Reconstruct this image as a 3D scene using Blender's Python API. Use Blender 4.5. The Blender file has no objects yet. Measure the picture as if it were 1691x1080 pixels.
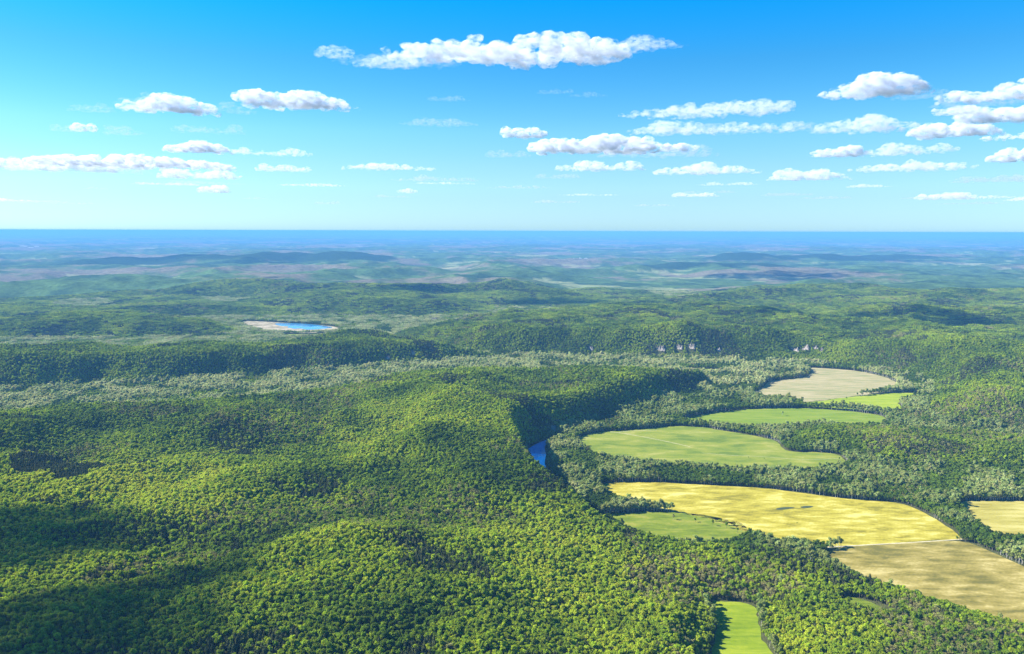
import bpy, math, random
import numpy as np
from mathutils import Matrix, Vector, geometry as mgeo

random.seed(7)
RNG = np.random.default_rng(11)
S = bpy.context.scene
C = S.collection
R_ = math.radians

# ---------------------------------------------------------------- camera
FPX, CX, CY = 1300.0, 845.5, 540.0       # focal length and centre in photo pixels
CAMZ, PITCH, ROLL = 650.0, 6.95, 0.17
EARTH = 1e12      # the sheet of land is flat; it ends beyond anything one can see
cam = bpy.data.cameras.new('camera'); camo = bpy.data.objects.new('camera', cam); C.objects.link(camo)
cam.sensor_width = 36.0; cam.lens = FPX / 1691.0 * 36.0
cam.clip_start = 5.0; cam.clip_end = 700000.0
MR = Matrix.Rotation(R_(90 - PITCH), 3, 'X') @ Matrix.Rotation(R_(ROLL), 3, 'Z')
camo.matrix_world = Matrix.Translation((0, 0, CAMZ)) @ MR.to_4x4()
S.camera = camo

# ---------------------------------------------------------------- light
SUN_EL, SUN_AZ = 36.0, -80.0              # azimuth measured from the view direction, clockwise
w = bpy.data.worlds.new('World'); S.world = w; w.use_nodes = True
nt = w.node_tree; bg = nt.nodes['Background']
sky = nt.nodes.new('ShaderNodeTexSky'); sky.sky_type = 'NISHITA'; sky.sun_disc = False
sky.sun_elevation = R_(SUN_EL); sky.sun_rotation = R_(SUN_AZ)
sky.air_density = 1.0; sky.dust_density = 0.3; sky.ozone_density = 3.0; sky.altitude = 600
hs = nt.nodes.new('ShaderNodeHueSaturation'); hs.inputs['Saturation'].default_value = 1.45
nt.links.new(sky.outputs[0], hs.inputs['Color'])
gtc = nt.nodes.new('ShaderNodeTexCoord'); sx = nt.nodes.new('ShaderNodeSeparateXYZ'); nt.links.new(gtc.outputs['Generated'], sx.inputs[0])
vr = nt.nodes.new('ShaderNodeValToRGB'); el = vr.color_ramp.elements
SKYFIX = [(0.0, (.26, .44, .80)), (.04, (.33, .44, .62)), (.08, (.42, .50, .585)), (.12, (.48, .57, .56)), (.20, (.36, .56, .58)), (.285, (.02, .68, .78)), (.42, (.08, .5, .6)), (.7, (.4, .5, .52))]
while len(el) < len(SKYFIX): el.new(.5)
for i_, (p_, c_) in enumerate(SKYFIX): el[i_].position = p_; el[i_].color = (*c_, 1)
nt.links.new(sx.outputs['Z'], vr.inputs[0])
vm = nt.nodes.new('ShaderNodeVectorMath'); vm.operation = 'MULTIPLY'; nt.links.new(hs.outputs[0], vm.inputs[0]); nt.links.new(vr.outputs[0], vm.inputs[1])
v2 = nt.nodes.new('ShaderNodeVectorMath'); v2.operation = 'SCALE'; v2.inputs['Scale'].default_value = 2.0; nt.links.new(vm.outputs[0], v2.inputs[0])
nt.links.new(v2.outputs[0], bg.inputs['Color'])
bg.inputs['Strength'].default_value = 0.066
su = bpy.data.lights.new('sun', 'SUN'); su.energy = 5.0; su.angle = R_(0.53); su.color = (1.0, 0.95, 0.84)
suo = bpy.data.objects.new('sun', su); C.objects.link(suo)
TOSUN = Vector((math.sin(R_(SUN_AZ)) * math.cos(R_(SUN_EL)), math.cos(R_(SUN_AZ)) * math.cos(R_(SUN_EL)), math.sin(R_(SUN_EL))))
suo.rotation_euler = TOSUN.to_track_quat('Z', 'Y').to_euler(); suo.location = (-800, 0, 1500)
S.view_settings.view_transform = 'Standard'; S.view_settings.look = 'None'
S.view_settings.gamma = 1.0; S.view_settings.exposure = 1.32
cy = S.cycles
cy.max_bounces = 10; cy.diffuse_bounces = 3; cy.glossy_bounces = 2; cy.transmission_bounces = 2
cy.volume_bounces = 5; cy.transparent_max_bounces = 24; cy.use_denoising = True
cy.sample_clamp_indirect = 6.0

# ---------------------------------------------------------------- helpers
def G(px, py, z=0.0):
    """the point of height z above the (curved) valley level that shows at photo pixel px, py"""
    d = MR @ Vector(((px - CX) / FPX, -(py - CY) / FPX, -1.0))
    zz = z
    for _ in range(6):
        t = (zz - CAMZ) / d.z
        x, y = d.x * t, d.y * t
        zz = z - (x * x + y * y) / (2 * EARTH)
    return x, y

def project(x, y, z):
    v = np.stack([x, y, z - CAMZ], -1) @ np.array(MR)
    return CX + FPX * v[..., 0] / -v[..., 2], CY - FPX * v[..., 1] / -v[..., 2], -v[..., 2]

def GP(pts, z=0.0):
    return np.array([G(p[0], p[1], p[2] if len(p) > 2 else z) for p in pts])

_perm = np.random.default_rng(5).integers(0, 256, 4096)
def vnoise(x, y, seed=0):
    xi = np.floor(x).astype(np.int64); yi = np.floor(y).astype(np.int64)
    fx = x - xi; fy = y - yi
    ux = fx * fx * fx * (fx * (fx * 6 - 15) + 10); uy = fy * fy * fy * (fy * (fy * 6 - 15) + 10)
    def g(i, j):
        a = _perm[(_perm[(i + seed * 37) & 4095] + j * 13 + _perm[(j + seed * 101) & 4095]) & 4095] * (2 * np.pi / 256)
        return np.cos(a), np.sin(a)
    def dot(i, j, dx, dy):
        c, s = g(i, j); return c * dx + s * dy
    a = dot(xi, yi, fx, fy); b = dot(xi + 1, yi, fx - 1, fy)
    c = dot(xi, yi + 1, fx, fy - 1); d = dot(xi + 1, yi + 1, fx - 1, fy - 1)
    return ((a + ux * (b - a)) * (1 - uy) + (c + ux * (d - c)) * uy) * 1.5

def fbm(x, y, wl, octv=4, seed=0, gain=0.5):
    r = 0; a = 1.0; f = 1.0 / wl
    for k in range(octv):
        r = r + a * vnoise(x * f + 17.3 * k, y * f - 9.1 * k, seed + k); a *= gain; f *= 2.03
    return r

def sstep(a, b, x):
    t = np.clip((x - a) / (b - a), 0, 1); return t * t * (3 - 2 * t)

def inside(poly, x, y):
    r = np.zeros(x.shape, bool); n = len(poly)
    for i in range(n):
        x1, y1 = poly[i]; x2, y2 = poly[(i + 1) % n]
        if y1 == y2: continue
        c = ((y1 > y) != (y2 > y)) & (x < (x2 - x1) * (y - y1) / (y2 - y1) + x1)
        r ^= c
    return r

def segdist(poly, x, y, closed=True):
    best = np.full(x.shape, 1e18); n = len(poly)
    for i in range(n if closed else n - 1):
        x1, y1 = poly[i]; x2, y2 = poly[(i + 1) % n]
        dx, dy = x2 - x1, y2 - y1; L = dx * dx + dy * dy + 1e-9
        t = np.clip(((x - x1) * dx + (y - y1) * dy) / L, 0, 1)
        best = np.minimum(best, (x - x1 - t * dx) ** 2 + (y - y1 - t * dy) ** 2)
    return np.sqrt(best)

def sdist(poly, x, y):
    """positive inside; far points are skipped"""
    d = np.full(x.shape, -5000.0)
    m = (x > poly[:, 0].min() - 900) & (x < poly[:, 0].max() + 900) & (y > poly[:, 1].min() - 900) & (y < poly[:, 1].max() + 900)
    if m.any():
        dd = segdist(poly, x[m], y[m]); d[m] = np.where(inside(poly, x[m], y[m]), dd, -dd)
    return d

def smooth_poly(p, n=2):
    for _ in range(n):
        q = np.roll(p, -1, 0); p = np.stack([p * .75 + q * .25, p * .25 + q * .75], 1).reshape(-1, 2)
    return p

def smooth_line(p, n=2):
    p = np.array(p)
    for _ in range(n):
        a, b = p[:-1], p[1:]
        p = np.vstack([p[:1], np.stack([a * .75 + b * .25, a * .25 + b * .75], 1).reshape(-1, 2), p[-1:]])
    return p

# ---------------------------------------------------------------- the lie of the land
def crest(px, py, z, dx=95, dy=40):
    x, y = G(px, py, z + 9); return (x + dx, y + dy)

def back(px, py, z, dy=120):
    x, y = G(px, py, z + 9); return (x, y + dy)

# F: the big wooded hill in the foreground. Its right edge is a bluff over the river.
F_POLY = np.array(
    [G(1168, 645), G(1085, 668), G(975, 704), G(900, 722), G(864, 734)] +
    [crest(860, 764, 92, 80, 40), crest(916, 803, 85), crest(962, 828, 62), crest(1020, 872, 40, 60, 30), crest(1100, 893, 34, 60, 30), crest(1225, 889, 30, 60, 30), crest(1262, 880, 30, 60, 30), crest(1330, 901, 30, 60, 30),
     crest(1400, 926, 30, 60, 30), crest(1550, 974, 30, 60, 30), crest(1691, 1014, 30, 60, 30), crest(1990, 1090, 30, 60, 30)] +
    [(1500, 200), (0, -1500), (-5000, -1500), (-5500, 2600)] +
    [back(-500, 690, 95, 60), back(-150, 684, 95, 60), back(0, 680, 95, 60), back(110, 668, 98, 60), back(280, 673, 80, 60), back(430, 654, 75, 60), back(560, 641, 70, 60), back(650, 616, 80, 60), back(800, 607, 85, 60), back(1000, 603, 83, 60), back(1120, 609, 76, 60), G(1172, 618, 10)])
F_CTRL = [(0, 690, 95), (200, 672, 100), (300, 760, 70), (560, 650, 72), (600, 740, 42), (610, 800, 60), (700, 640, 88), (900, 612, 88), (1000, 610, 86), (1130, 620, 76), (905, 645, 80), (960, 650, 78),
          (830, 660, 108), (818, 700, 108), (870, 770, 104), (720, 720, 100), (740, 800, 92), (450, 690, 100), (400, 900, 95), (800, 900, 82), (925, 803, 86), (962, 830, 62),
          (1020, 872, 42), (1100, 895, 34), (1225, 890, 30), (1400, 930, 30), (1691, 1014, 30), (1500, 1040, 34), (1360, 1010, 26), (1215, 1030, 8), (1180, 960, 22),
          (1000, 1000, 62), (1080, 1060, 40), (100, 1000, 110), (50, 800, 105), (100, 760, 70), (200, 860, 80), (600, 1000, 90)]
M_POLY = np.array([G(-600, 660), G(-200, 655), G(0, 653), G(120, 641), G(250, 636), G(400, 625), G(560, 614), G(700, 605), G(820, 596), back(900, 583, 50), back(800, 571, 80), back(700, 555, 98), back(610, 544, 104), back(500, 557, 92), back(400, 566, 90), back(200, 572, 90), back(0, 574, 90), back(-500, 580, 90)])
N_POLY = np.array([G(-500, 590), G(0, 564), G(150, 563), G(300, 560), G(390, 556), G(420, 548), back(400, 537, 55), back(330, 518, 70), back(200, 511, 75), back(0, 514, 75), back(-500, 515, 75)])
R_POLY = np.array([G(630, 556), G(720, 584), G(830, 592), G(960, 592), G(1100, 597), G(1250, 600), G(1350, 606), G(1440, 614), G(1500, 630), G(1540, 650), G(1500, 668), G(1510, 700), G(1600, 712), G(1691, 722), G(2000, 760),
                   (6000, 3000), back(2100, 510, 120), back(1691, 511, 120), back(1400, 508, 120), back(1200, 500, 120), back(1000, 496, 118), back(850, 504, 100), back(760, 519, 90), back(690, 531, 75)])
Q_POLY = np.array([G(1290, 728), G(1330, 708), G(1420, 708), G(1560, 716), G(1691, 722), G(1900, 740), G(1900, 800), G(1691, 788), G(1550, 782), G(1420, 778), G(1400, 752), G(1320, 745)])
O_POLY = np.array([G(60, 512), G(330, 508), G(480, 515), G(600, 522), G(720, 528), back(840, 494, 70), back(700, 478, 85), back(480, 471, 88), back(200, 473, 88), back(60, 484, 75), back(10, 496, 60)])
MESAS = [(M_POLY, 100, 170, 13, 3), (N_POLY, 76, 260, 16, 4), (R_POLY, 114, 300, 26, 5), (Q_POLY, 30, 150, 7, 6), (O_POLY, 90, 260, 18, 7)]
for i, (p, *_r) in enumerate(MESAS): MESAS[i] = (smooth_poly(p), *_r)
F_POLY = smooth_poly(F_POLY, 1)
F_CXY = np.array([G(a, b, c) for a, b, c in F_CTRL]); F_CZ = np.array([c for *_, c in F_CTRL], float)

FIELDS = {}
def ragged(p, amp=5.0, wl=38.0, step=14.0):
    out = []
    for a, b in zip(p, np.roll(p, -1, 0)):
        k = max(1, int(np.hypot(*(b - a)) / step)); out += [a + (b - a) * i / k for i in range(k)]
    q = np.array(out); return q + amp * np.stack([fbm(q[:, 0], q[:, 1], wl, 2, 61), fbm(q[:, 0], q[:, 1], wl, 2, 62)], 1)
def fieldpoly(key, pts, z=0.0): FIELDS[key] = (ragged(smooth_poly(GP(pts, z), 2), 3.0 if key in ('wheat', 'stubble') else 6.0), z)
fieldpoly('wheat', [(985, 798), (1060, 795), (1160, 801), (1270, 806), (1400, 825), (1480, 829), (1512, 839), (1552, 861), (1578, 879), (1589, 889), (1587, 890), (1480, 897), (1372, 903), (1362, 903.5), (1290, 900), (1200, 866), (1120, 845), (1050, 834), (1005, 820)])
fieldpoly('stubble', [(1364, 904.5), (1480, 898), (1589, 891), (1622, 905), (1660, 922), (1700, 940), (1780, 985), (1850, 1080), (1700, 1050), (1560, 1010), (1450, 970), (1360, 930)])
fieldpoly('right_yellow', [(1582, 828), (1640, 827), (1720, 828), (1850, 834), (1850, 894), (1720, 889), (1645, 888), (1608, 866), (1596, 846)])
fieldpoly('pasture', [(948, 724), (985, 713), (1060, 709), (1110, 703), (1155, 705), (1200, 712), (1275, 725), (1290, 736), (1300, 747), (1370, 747), (1396, 756), (1396, 774), (1300, 780), (1230, 778), (1150, 775), (1060, 768), (1000, 760), (962, 743)])
fieldpoly('meadow', [(1118, 692), (1200, 678), (1290, 673), (1370, 676), (1452, 684), (1470, 695), (1440, 708), (1380, 703), (1330, 704), (1280, 710), (1220, 709), (1150, 700)])
fieldpoly('lime', [(1318, 665), (1400, 656), (1480, 648), (1532, 648.5), (1508, 657), (1478, 663), (1494, 675), (1480, 684), (1440, 679), (1380, 674), (1335, 671)])
fieldpoly('tan', [(1238, 653), (1265, 637), (1268, 628), (1330, 625), (1345, 611), (1305, 606), (1400, 610), (1450, 619), (1482, 630), (1480, 643), (1440, 650), (1390, 657), (1335, 666), (1290, 661), (1262, 658)])
fieldpoly('glade', [(985, 850), (1060, 846), (1120, 846), (1180, 853), (1236, 866), (1232, 894), (1150, 902), (1090, 900), (1050, 886), (1020, 864)])
fieldpoly('strip', [(1130, 608), (1200, 610.5), (1196, 618), (1160, 618), (1140, 613)])
fieldpoly('pond_grass', [(462, 552), (545, 551.5), (525, 555), (490, 557), (470, 555)])
fieldpoly('bright', [(1172, 990), (1200, 994), (1236, 998), (1250, 1004), (1252, 1035), (1262, 1060), (1290, 1095), (1310, 1130), (1180, 1130), (1172, 1085), (1182, 1050), (1180, 1020)], 8.0)
fieldpoly('clearing', [(1384, 990), (1402, 985), (1440, 996), (1478, 1010), (1470, 1017), (1430, 1012), (1400, 1003)], 26.0)
fieldpoly('sand', [(396, 531), (430, 531.5), (470, 533), (545, 538), (562, 542), (555, 548), (500, 550), (440, 548), (425, 544), (408, 538)])

RIVER = smooth_line(GP([(1300, 603), (1262, 612), (1228, 630), (1205, 648), (1130, 664), (1045, 684), (965, 706), (900, 728), (882, 744), (888, 766), (912, 790), (940, 814), (958, 840), (985, 868), (1040, 900), (1150, 912), (1230, 914), (1300, 922), (1400, 955), (1560, 1006), (1800, 1080)]), 3)
POND = ragged(smooth_poly(GP([(452, 534.5), (463, 533.8), (480, 533.8), (500, 534.6), (520, 536), (545, 539.5), (551, 541.5), (538, 542.5), (524, 544), (505, 544.5), (498, 542.5), (486, 543), (474, 541), (478, 539), (466, 538.5), (458, 537)]), 1), 5.0, 30.0)

def H(x, y):
    x = np.asarray(x, float); y = np.asarray(y, float)
    r2 = x * x + y * y; r = np.sqrt(r2)
    h = 1.2 * fbm(x, y, 260, 2, 41)
    near = r < 9000
    hf = np.zeros(x.shape)
    if near.any():
        xn, yn = x[near], y[near]
        wob = 35 * fbm(xn, yn, 330, 3, 21)
        hn = h[near]
        for poly, top, wdt, amp, sd in MESAS:
            d = sdist(poly, xn, yn) + wob * (0.4 if top < 50 else .7 if top < 100 else 1.5)
            e = sstep(-10, wdt, d)
            if sd == 5: e = e * (.30 + .70 * sstep(2500, 4000, yn + .25 * np.abs(xn)))
            und = fbm(xn, yn, 620, 4, sd) * amp * 1.5
            hn = np.maximum(hn, e * (top + und * 1.35) + (e > 0) * 0)
        d = sdist(F_POLY, xn, yn)
        m = d > -200
        wi = 0; acc = 0
        for (cx_, cy_), cz in zip(F_CXY, F_CZ):
            ww = 1.0 / ((xn[m] - cx_) ** 2 + (yn[m] - cy_) ** 2 + 120.0 ** 2) ** 1.6
            wi = wi + ww; acc = acc + ww * cz
        top = acc / wi
        gully = fbm(xn[m], yn[m], 420, 4, 9)
        spur = sstep(2330, 2560, yn[m]) * (xn[m] > -60)
        dm = d[m] + wob[m] * (.22 + .6 * spur)
        e = sstep(-12, 68 + 50 * spur, dm)
        hF = e * (top + gully * 34 * sstep(60, 320, dm) * sstep(20, 70, top))
        hh = hn[m]; hn[m] = np.maximum(hh, hF)
        h[near] = hn
    for key, (poly, z) in FIELDS.items():
        d = sdist(poly, x, y)
        e = sstep(-70, 0, d)
        h = h * (1 - e) + z * e
    for line, wd in ((RIVER, 40),):
        m = r < 6000
        if m.any():
            d = segdist(line, x[m], y[m], False); e = 1 - sstep(22, 60, d); h[m] = h[m] * (1 - e) + 0 * e
    far = y + np.abs(x) * .18
    wf = sstep(5600, 7600, far)
    if (wf > 0).any():
        rid = 1 - np.abs(fbm(x, y * 1.25, 3600, 4, 60)) * 1.7
        big = fbm(x, y, 14000, 3, 75)
        hfar = 12 + 130 * np.clip(rid, 0, 1) ** 1.3 * (0.75 + .6 * big) + 16 * fbm(x, y, 700, 3, 66)
        # the long blue ridge at the left
        for (ax, ay, bx, by, hh, wd) in FAR_RIDGES:
            L = (bx - ax) ** 2 + (by - ay) ** 2
            t = np.clip(((x - ax) * (bx - ax) + (y - ay) * (by - ay)) / L, 0, 1)
            dd = np.hypot(x - ax - t * (bx - ax), y - ay - t * (by - ay))
            hfar = np.maximum(hfar, hh * (0.8 + .35 * fbm(x, y, 1400, 3, 80)) * np.exp(-(dd / wd) ** 2))
        h = h * (1 - wf) + hfar * wf
    return h - r2 / (2 * EARTH)

def ridge(p, q, z, hh, wd):
    a = G(p[0], p[1], z); b = G(q[0], q[1], z); return (a[0], a[1], b[0], b[1], hh, wd)
FAR_RIDGES = [ridge((235, 429), (600, 426), 110, 260, 1000), ridge((150, 434), (260, 432), 90, 170, 600), ridge((1210, 425), (1500, 423), 110, 200, 800), ridge((1100, 438), (1260, 436), 100, 170, 600),
              ridge((620, 496), (900, 482), 70, 95, 500), ridge((1150, 506), (1500, 500), 80, 120, 500), ridge((1380, 476), (1660, 468), 80, 135, 600)]

# ---------------------------------------------------------------- materials
def new_mat(name):
    m = bpy.data.materials.new(name); m.use_nodes = True
    n = m.node_tree; n.nodes.clear(); out = n.nodes.new('ShaderNodeOutputMaterial')
    return m, n, out

def N(n, t, **kw):
    x = n.nodes.new(t)
    for k, v in kw.items():
        if k in x.inputs: x.inputs[k].default_value = v
        else: setattr(x, k, v)
    return x

def ramp(n, fac, stops, interp='LINEAR'):
    r = n.nodes.new('ShaderNodeValToRGB'); r.color_ramp.interpolation = interp
    e = r.color_ramp.elements
    while len(e) < len(stops): e.new(0.5)
    for i, (p, c) in enumerate(stops): e[i].position = p; e[i].color = (*c, 1) if len(c) == 3 else c
    n.links.new(fac, r.inputs[0]); return r

def leaf_mat(name, stops, transl=0.45, hue=0.010, val=0.30, barky=None):
    """foliage: colour from the tree's own tint, a little different for every leaf clump"""
    m, n, out = new_mat(name)
    at = N(n, 'ShaderNodeAttribute', attribute_name='tint', attribute_type='INSTANCER')
    oi = N(n, 'ShaderNodeObjectInfo')
    mx = N(n, 'ShaderNodeMath', operation='MAXIMUM')
    n.links.new(at.outputs['Fac'], mx.inputs[0])
    at2 = N(n, 'ShaderNodeAttribute', attribute_name='tint', attribute_type='OBJECT'); n.links.new(at2.outputs['Fac'], mx.inputs[1])
    r = ramp(n, mx.outputs[0], stops)
    hsn = N(n, 'ShaderNodeHueSaturation')
    mr = N(n, 'ShaderNodeMapRange'); mr.inputs['To Min'].default_value = 1 - val; mr.inputs['To Max'].default_value = 1 + val
    lf = N(n, 'ShaderNodeAttribute', attribute_name='leaf')
    ad = N(n, 'ShaderNodeMath', operation='ADD'); n.links.new(oi.outputs['Random'], ad.inputs[0]); n.links.new(lf.outputs['Fac'], ad.inputs[1])
    hf = N(n, 'ShaderNodeMath', operation='MULTIPLY'); hf.inputs[1].default_value = .5; n.links.new(ad.outputs[0], hf.inputs[0])
    n.links.new(hf.outputs[0], mr.inputs['Value'])
    mh = N(n, 'ShaderNodeMapRange'); mh.inputs['To Min'].default_value = .5 - hue; mh.inputs['To Max'].default_value = .5 + hue
    n.links.new(oi.outputs['Random'], mh.inputs['Value'])
    n.links.new(mr.outputs[0], hsn.inputs['Value']); n.links.new(mh.outputs[0], hsn.inputs['Hue'])
    n.links.new(r.outputs[0], hsn.inputs['Color'])
    d = N(n, 'ShaderNodeBsdfDiffuse'); t = N(n, 'ShaderNodeBsdfTranslucent'); mix = N(n, 'ShaderNodeMixShader', Fac=transl)
    n.links.new(hsn.outputs[0], d.inputs[0]); n.links.new(hsn.outputs[0], t.inputs[0])
    n.links.new(d.outputs[0], mix.inputs[1]); n.links.new(t.outputs[0], mix.inputs[2]); n.links.new(mix.outputs[0], out.inputs[0])
    return m

def simple_mat(name, col, rough=.9, noise=None):
    m, n, out = new_mat(name)
    b = N(n, 'ShaderNodeBsdfPrincipled', Roughness=rough)
    b.inputs['Base Color'].default_value = (*col, 1)
    if noise:
        tc = N(n, 'ShaderNodeTexCoord'); nz = N(n, 'ShaderNodeTexNoise', Scale=noise[0], Detail=6.0)
        n.links.new(tc.outputs['Object'], nz.inputs['Vector'])
        r = ramp(n, nz.outputs['Fac'], [(.3, noise[1]), (.7, noise[2])]); n.links.new(r.outputs[0], b.inputs['Base Color'])
    n.links.new(b.outputs[0], out.inputs[0]); return m

M_BROAD = leaf_mat('broadleaf_foliage', [(0.0, (.065, .12, .018)), (.3, (.16, .25, .022)), (.6, (.30, .40, .026)), (.85, (.42, .52, .028)), (1, (.53, .58, .045))])
M_PINE = leaf_mat('pine_foliage', [(0, (.060, .078, .030)), (1, (.13, .15, .055))], .15, .01, .25)
M_PALE = leaf_mat('pale_foliage', [(0, (.15, .21, .035)), (.5, (.34, .40, .11)), (1, (.60, .60, .26))], .35, .02, .3)
M_BARE = leaf_mat('twig_foliage', [(0, (.24, .26, .06)), (1, (.42, .38, .14))], .2, .015, .3)
M_BARK = simple_mat('grey_bark', (.16, .13, .10), .95, (1.5, (.10, .08, .06), (.22, .19, .15)))
M_WBARK = simple_mat('pale_bark', (.5, .47, .42), .9, (1.2, (.35, .32, .28), (.62, .6, .55)))

# ---------------------------------------------------------------- trees
def ico(sub=1):
    import bmesh
    b = bmesh.new(); bmesh.ops.create_icosphere(b, subdivisions=sub, radius=1)
    v = np.array([x.co[:] for x in b.verts]); f = [[y.index for y in x.verts] for x in b.faces]; b.free(); return v, f
ICO = {k: ico(k) for k in (1, 2, 3)}

def crown_geo(kind, rad, ht, base, nleaf, rng, lsize, core_sub=2):
    """lumpy inner mass plus many leaf-sprays over and through it -> verts, faces, leaf value per face"""
    V, Fc, L = [], [], []
    n0 = 0
    if kind == 'pine': lobes = [(0, 0, base + ht * t, rad * (1.05 - t) * .9 + .25) for t in (0.05, .25, .45, .65, .85)]
    else:
        k = 6
        lobes = []
        for i in range(k):
            a = 2 * math.pi * i / k + rng.uniform(-.4, .4); q = rad * rng.uniform(.3, .78); t = rng.uniform(.12, .95)
            lobes.append((q * math.cos(a), q * math.sin(a), base + ht * t, rad * rng.uniform(.28, .55)))
        lobes.append((rng.uniform(-.15, .15) * rad, rng.uniform(-.15, .15) * rad, base + ht * .78, rad * .5))
        lobes.append((0, 0, base + ht * .42, rad * .55))
    cv, cf = ICO[1] if core_sub == 1 else ICO[2]
    zs = ht / (2.2 * rad) if kind != 'pine' else 1.0
    for (x, y, z, r) in lobes:
        if kind == 'bare': break
        jit = 1 + rng.uniform(-.3, .22, len(cv))
        p = cv * (r * .82 * jit)[:, None] * np.array([1, 1, (max(.75, min(1.25, zs)) if kind != 'pine' else .8)]) + np.array([x, y, z])
        V.append(p); Fc += [[i + n0 for i in f] for f in cf]; n0 += len(p); L += [rng.uniform(.0, .5)] * len(cf)
    tot = sum(l[3] ** 2 for l in lobes)
    for (x, y, z, r) in lobes:
        n = int(nleaf * r * r / tot)
        for _ in range(n):
            d = rng.normal(size=3); d /= np.linalg.norm(d)
            if d[2] < -.35: d[2] *= -1
            rr = r * rng.uniform(.7, 1.3) if kind != 'bare' else r * rng.uniform(.3, 1.1)
            c = np.array([x, y, z]) + d * rr * np.array([1, 1, max(.75, min(1.25, zs)) if kind != 'pine' else .8])
            nrm = d + rng.normal(size=3) * .55; nrm /= np.linalg.norm(nrm)
            t = np.cross(nrm, rng.normal(size=3)); t /= np.linalg.norm(t) + 1e-6; b = np.cross(nrm, t)
            s = lsize * rng.uniform(.6, 1.3)
            if kind == 'pine': s *= .8
            q = np.array([c + t * s, c + b * s * .8, c - t * s * rng.uniform(.6, 1), c - b * s * .8 + nrm * s * .3])
            V.append(q); Fc.append([n0, n0 + 1, n0 + 2, n0 + 3]); n0 += 4; L.append(rng.uniform(0, 1))
    return np.vstack(V), Fc, L

def tube(pts, rads, n=6):
    V, Fc = [], []
    for (p, r) in zip(pts, rads):
        for k in range(n):
            a = 2 * math.pi * k / n; V.append((p[0] + r * math.cos(a), p[1] + r * math.sin(a), p[2]))
    for i in range(len(pts) - 1):
        for k in range(n):
            Fc.append([i * n + k, i * n + (k + 1) % n, (i + 1) * n + (k + 1) % n, (i + 1) * n + k])
    Fc.append(list(range((len(pts) - 1) * n, len(pts) * n)))
    return V, Fc

def trunk_geo(kind, rad, ht, base, rng):
    V, Fc = [], []
    def add(v, f):
        n0 = len(V); V.extend([tuple(q) for q in v]); Fc.extend([[i + n0 for i in g] for g in f])
    top = base + ht * (.85 if kind in ('pine', 'bare') else .6)
    add(*tube([(0, 0, -2.5), (0, 0, base * .5), (rng.uniform(-.3, .3), rng.uniform(-.3, .3), base), (rng.uniform(-.5, .5), 0, top)], [.42, .34, .28, .08]))
    nb = 5 if kind != 'bare' else 16
    for i in range(nb):
        a = 2 * math.pi * i / nb * (1 if kind != 'bare' else 2.4) + rng.uniform(-.4, .4); z0 = base * .8 + (top - base) * i / nb * .7
        L = rad * rng.uniform(.6, .95)
        add(*tube([(0, 0, z0), (L * .5 * math.cos(a), L * .5 * math.sin(a), z0 + L * .55), (L * math.cos(a), L * math.sin(a), z0 + L * 1.05)], [.17, .11, .04], 4))
    return V, Fc

def mk_mesh(name, V, Fc, mats, leaf=None, mi=None, smooth=False):
    me = bpy.data.meshes.new(name); me.from_pydata([tuple(v) for v in V], [], Fc)
    for m in mats: me.materials.append(m)
    if leaf is not None:
        a = me.attributes.new('leaf', 'FLOAT', 'FACE'); a.data.foreach_set('value', np.array(leaf, np.float32))
    if mi is not None: me.polygons.foreach_set('material_index', mi)
    if smooth: me.polygons.foreach_set('use_smooth', [True] * len(me.polygons))
    me.update(); return me

SPEC = {  # kind, crown radius, crown height, clear trunk, leaf sprays
    'broadleaf': ('broad', 3.6, 7.6, 6.0, M_BROAD, M_BARK),
    'pine': ('pine', 2.7, 9.5, 6.0, M_PINE, M_BARK),
    'pale': ('broad', 4.3, 9.8, 7.0, M_PALE, M_WBARK),
    'bare': ('bare', 3.8, 8.0, 5.0, M_BARE, M_BARK)}
PROTO = {}   # species -> list of (crown mesh, trunk mesh, joined mesh)
for sp, (kind, rad, ht, base, lm, bm_) in SPEC.items():
    PROTO[sp] = []
    for v in range(5):
        rng = np.random.default_rng(100 + v * 7 + len(sp))
        rr = rad * rng.uniform(.88, 1.12); hh = ht * rng.uniform(.85, 1.15)
        V, Fc, L = crown_geo(kind, rr, hh, base, 300 if kind != 'bare' else 220, rng, .78 if kind != 'bare' else .42, 2)
        cm = mk_mesh(sp + '_crown', V, Fc, [lm], L)
        tv, tf = trunk_geo(kind, rr, hh, base, rng)
        tm = mk_mesh(sp + '_trunk', tv, tf, [bm_])
        n0 = len(V)
        jm = mk_mesh(sp + '_tree', list(map(tuple, V)) + tv, Fc + [[i + n0 for i in f] for f in tf], [lm, bm_], L + [0.5] * len(tf), [0] * len(Fc) + [1] * len(tf))
        PROTO[sp].append((cm, tm, jm))
PATCH = {}   # far stands: a patch of nine simpler trees, 24 m across
for sp, (kind, rad, ht, base, lm, bm_) in SPEC.items():
    PATCH[sp] = []
    for v in range(4):
        rng = np.random.default_rng(300 + v * 5 + len(sp)); V, Fc, L = [], [], []; n0 = 0
        for i in range(3):
            for j in range(3):
                rr = rad * rng.uniform(.85, 1.15); hh = ht * rng.uniform(.8, 1.15)
                a, b, c = crown_geo(kind, rr, hh, base + rng.uniform(-2, 2), 52 if kind != 'bare' else 60, rng, 1.1 if kind != 'bare' else .8, 1)
                a = a + np.array([(i - 1) * 8 + rng.uniform(-2.4, 2.4), (j - 1) * 8 + rng.uniform(-2.4, 2.4), 0])
                V.append(a); Fc += [[q + n0 for q in f] for f in b]; n0 += len(a)
                sh = rng.uniform(-.35, .35); L += [min(1, max(0, q + sh)) for q in c]
        PATCH[sp].append(mk_mesh(sp + '_stand', np.vstack(V), Fc, [lm], L))

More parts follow.
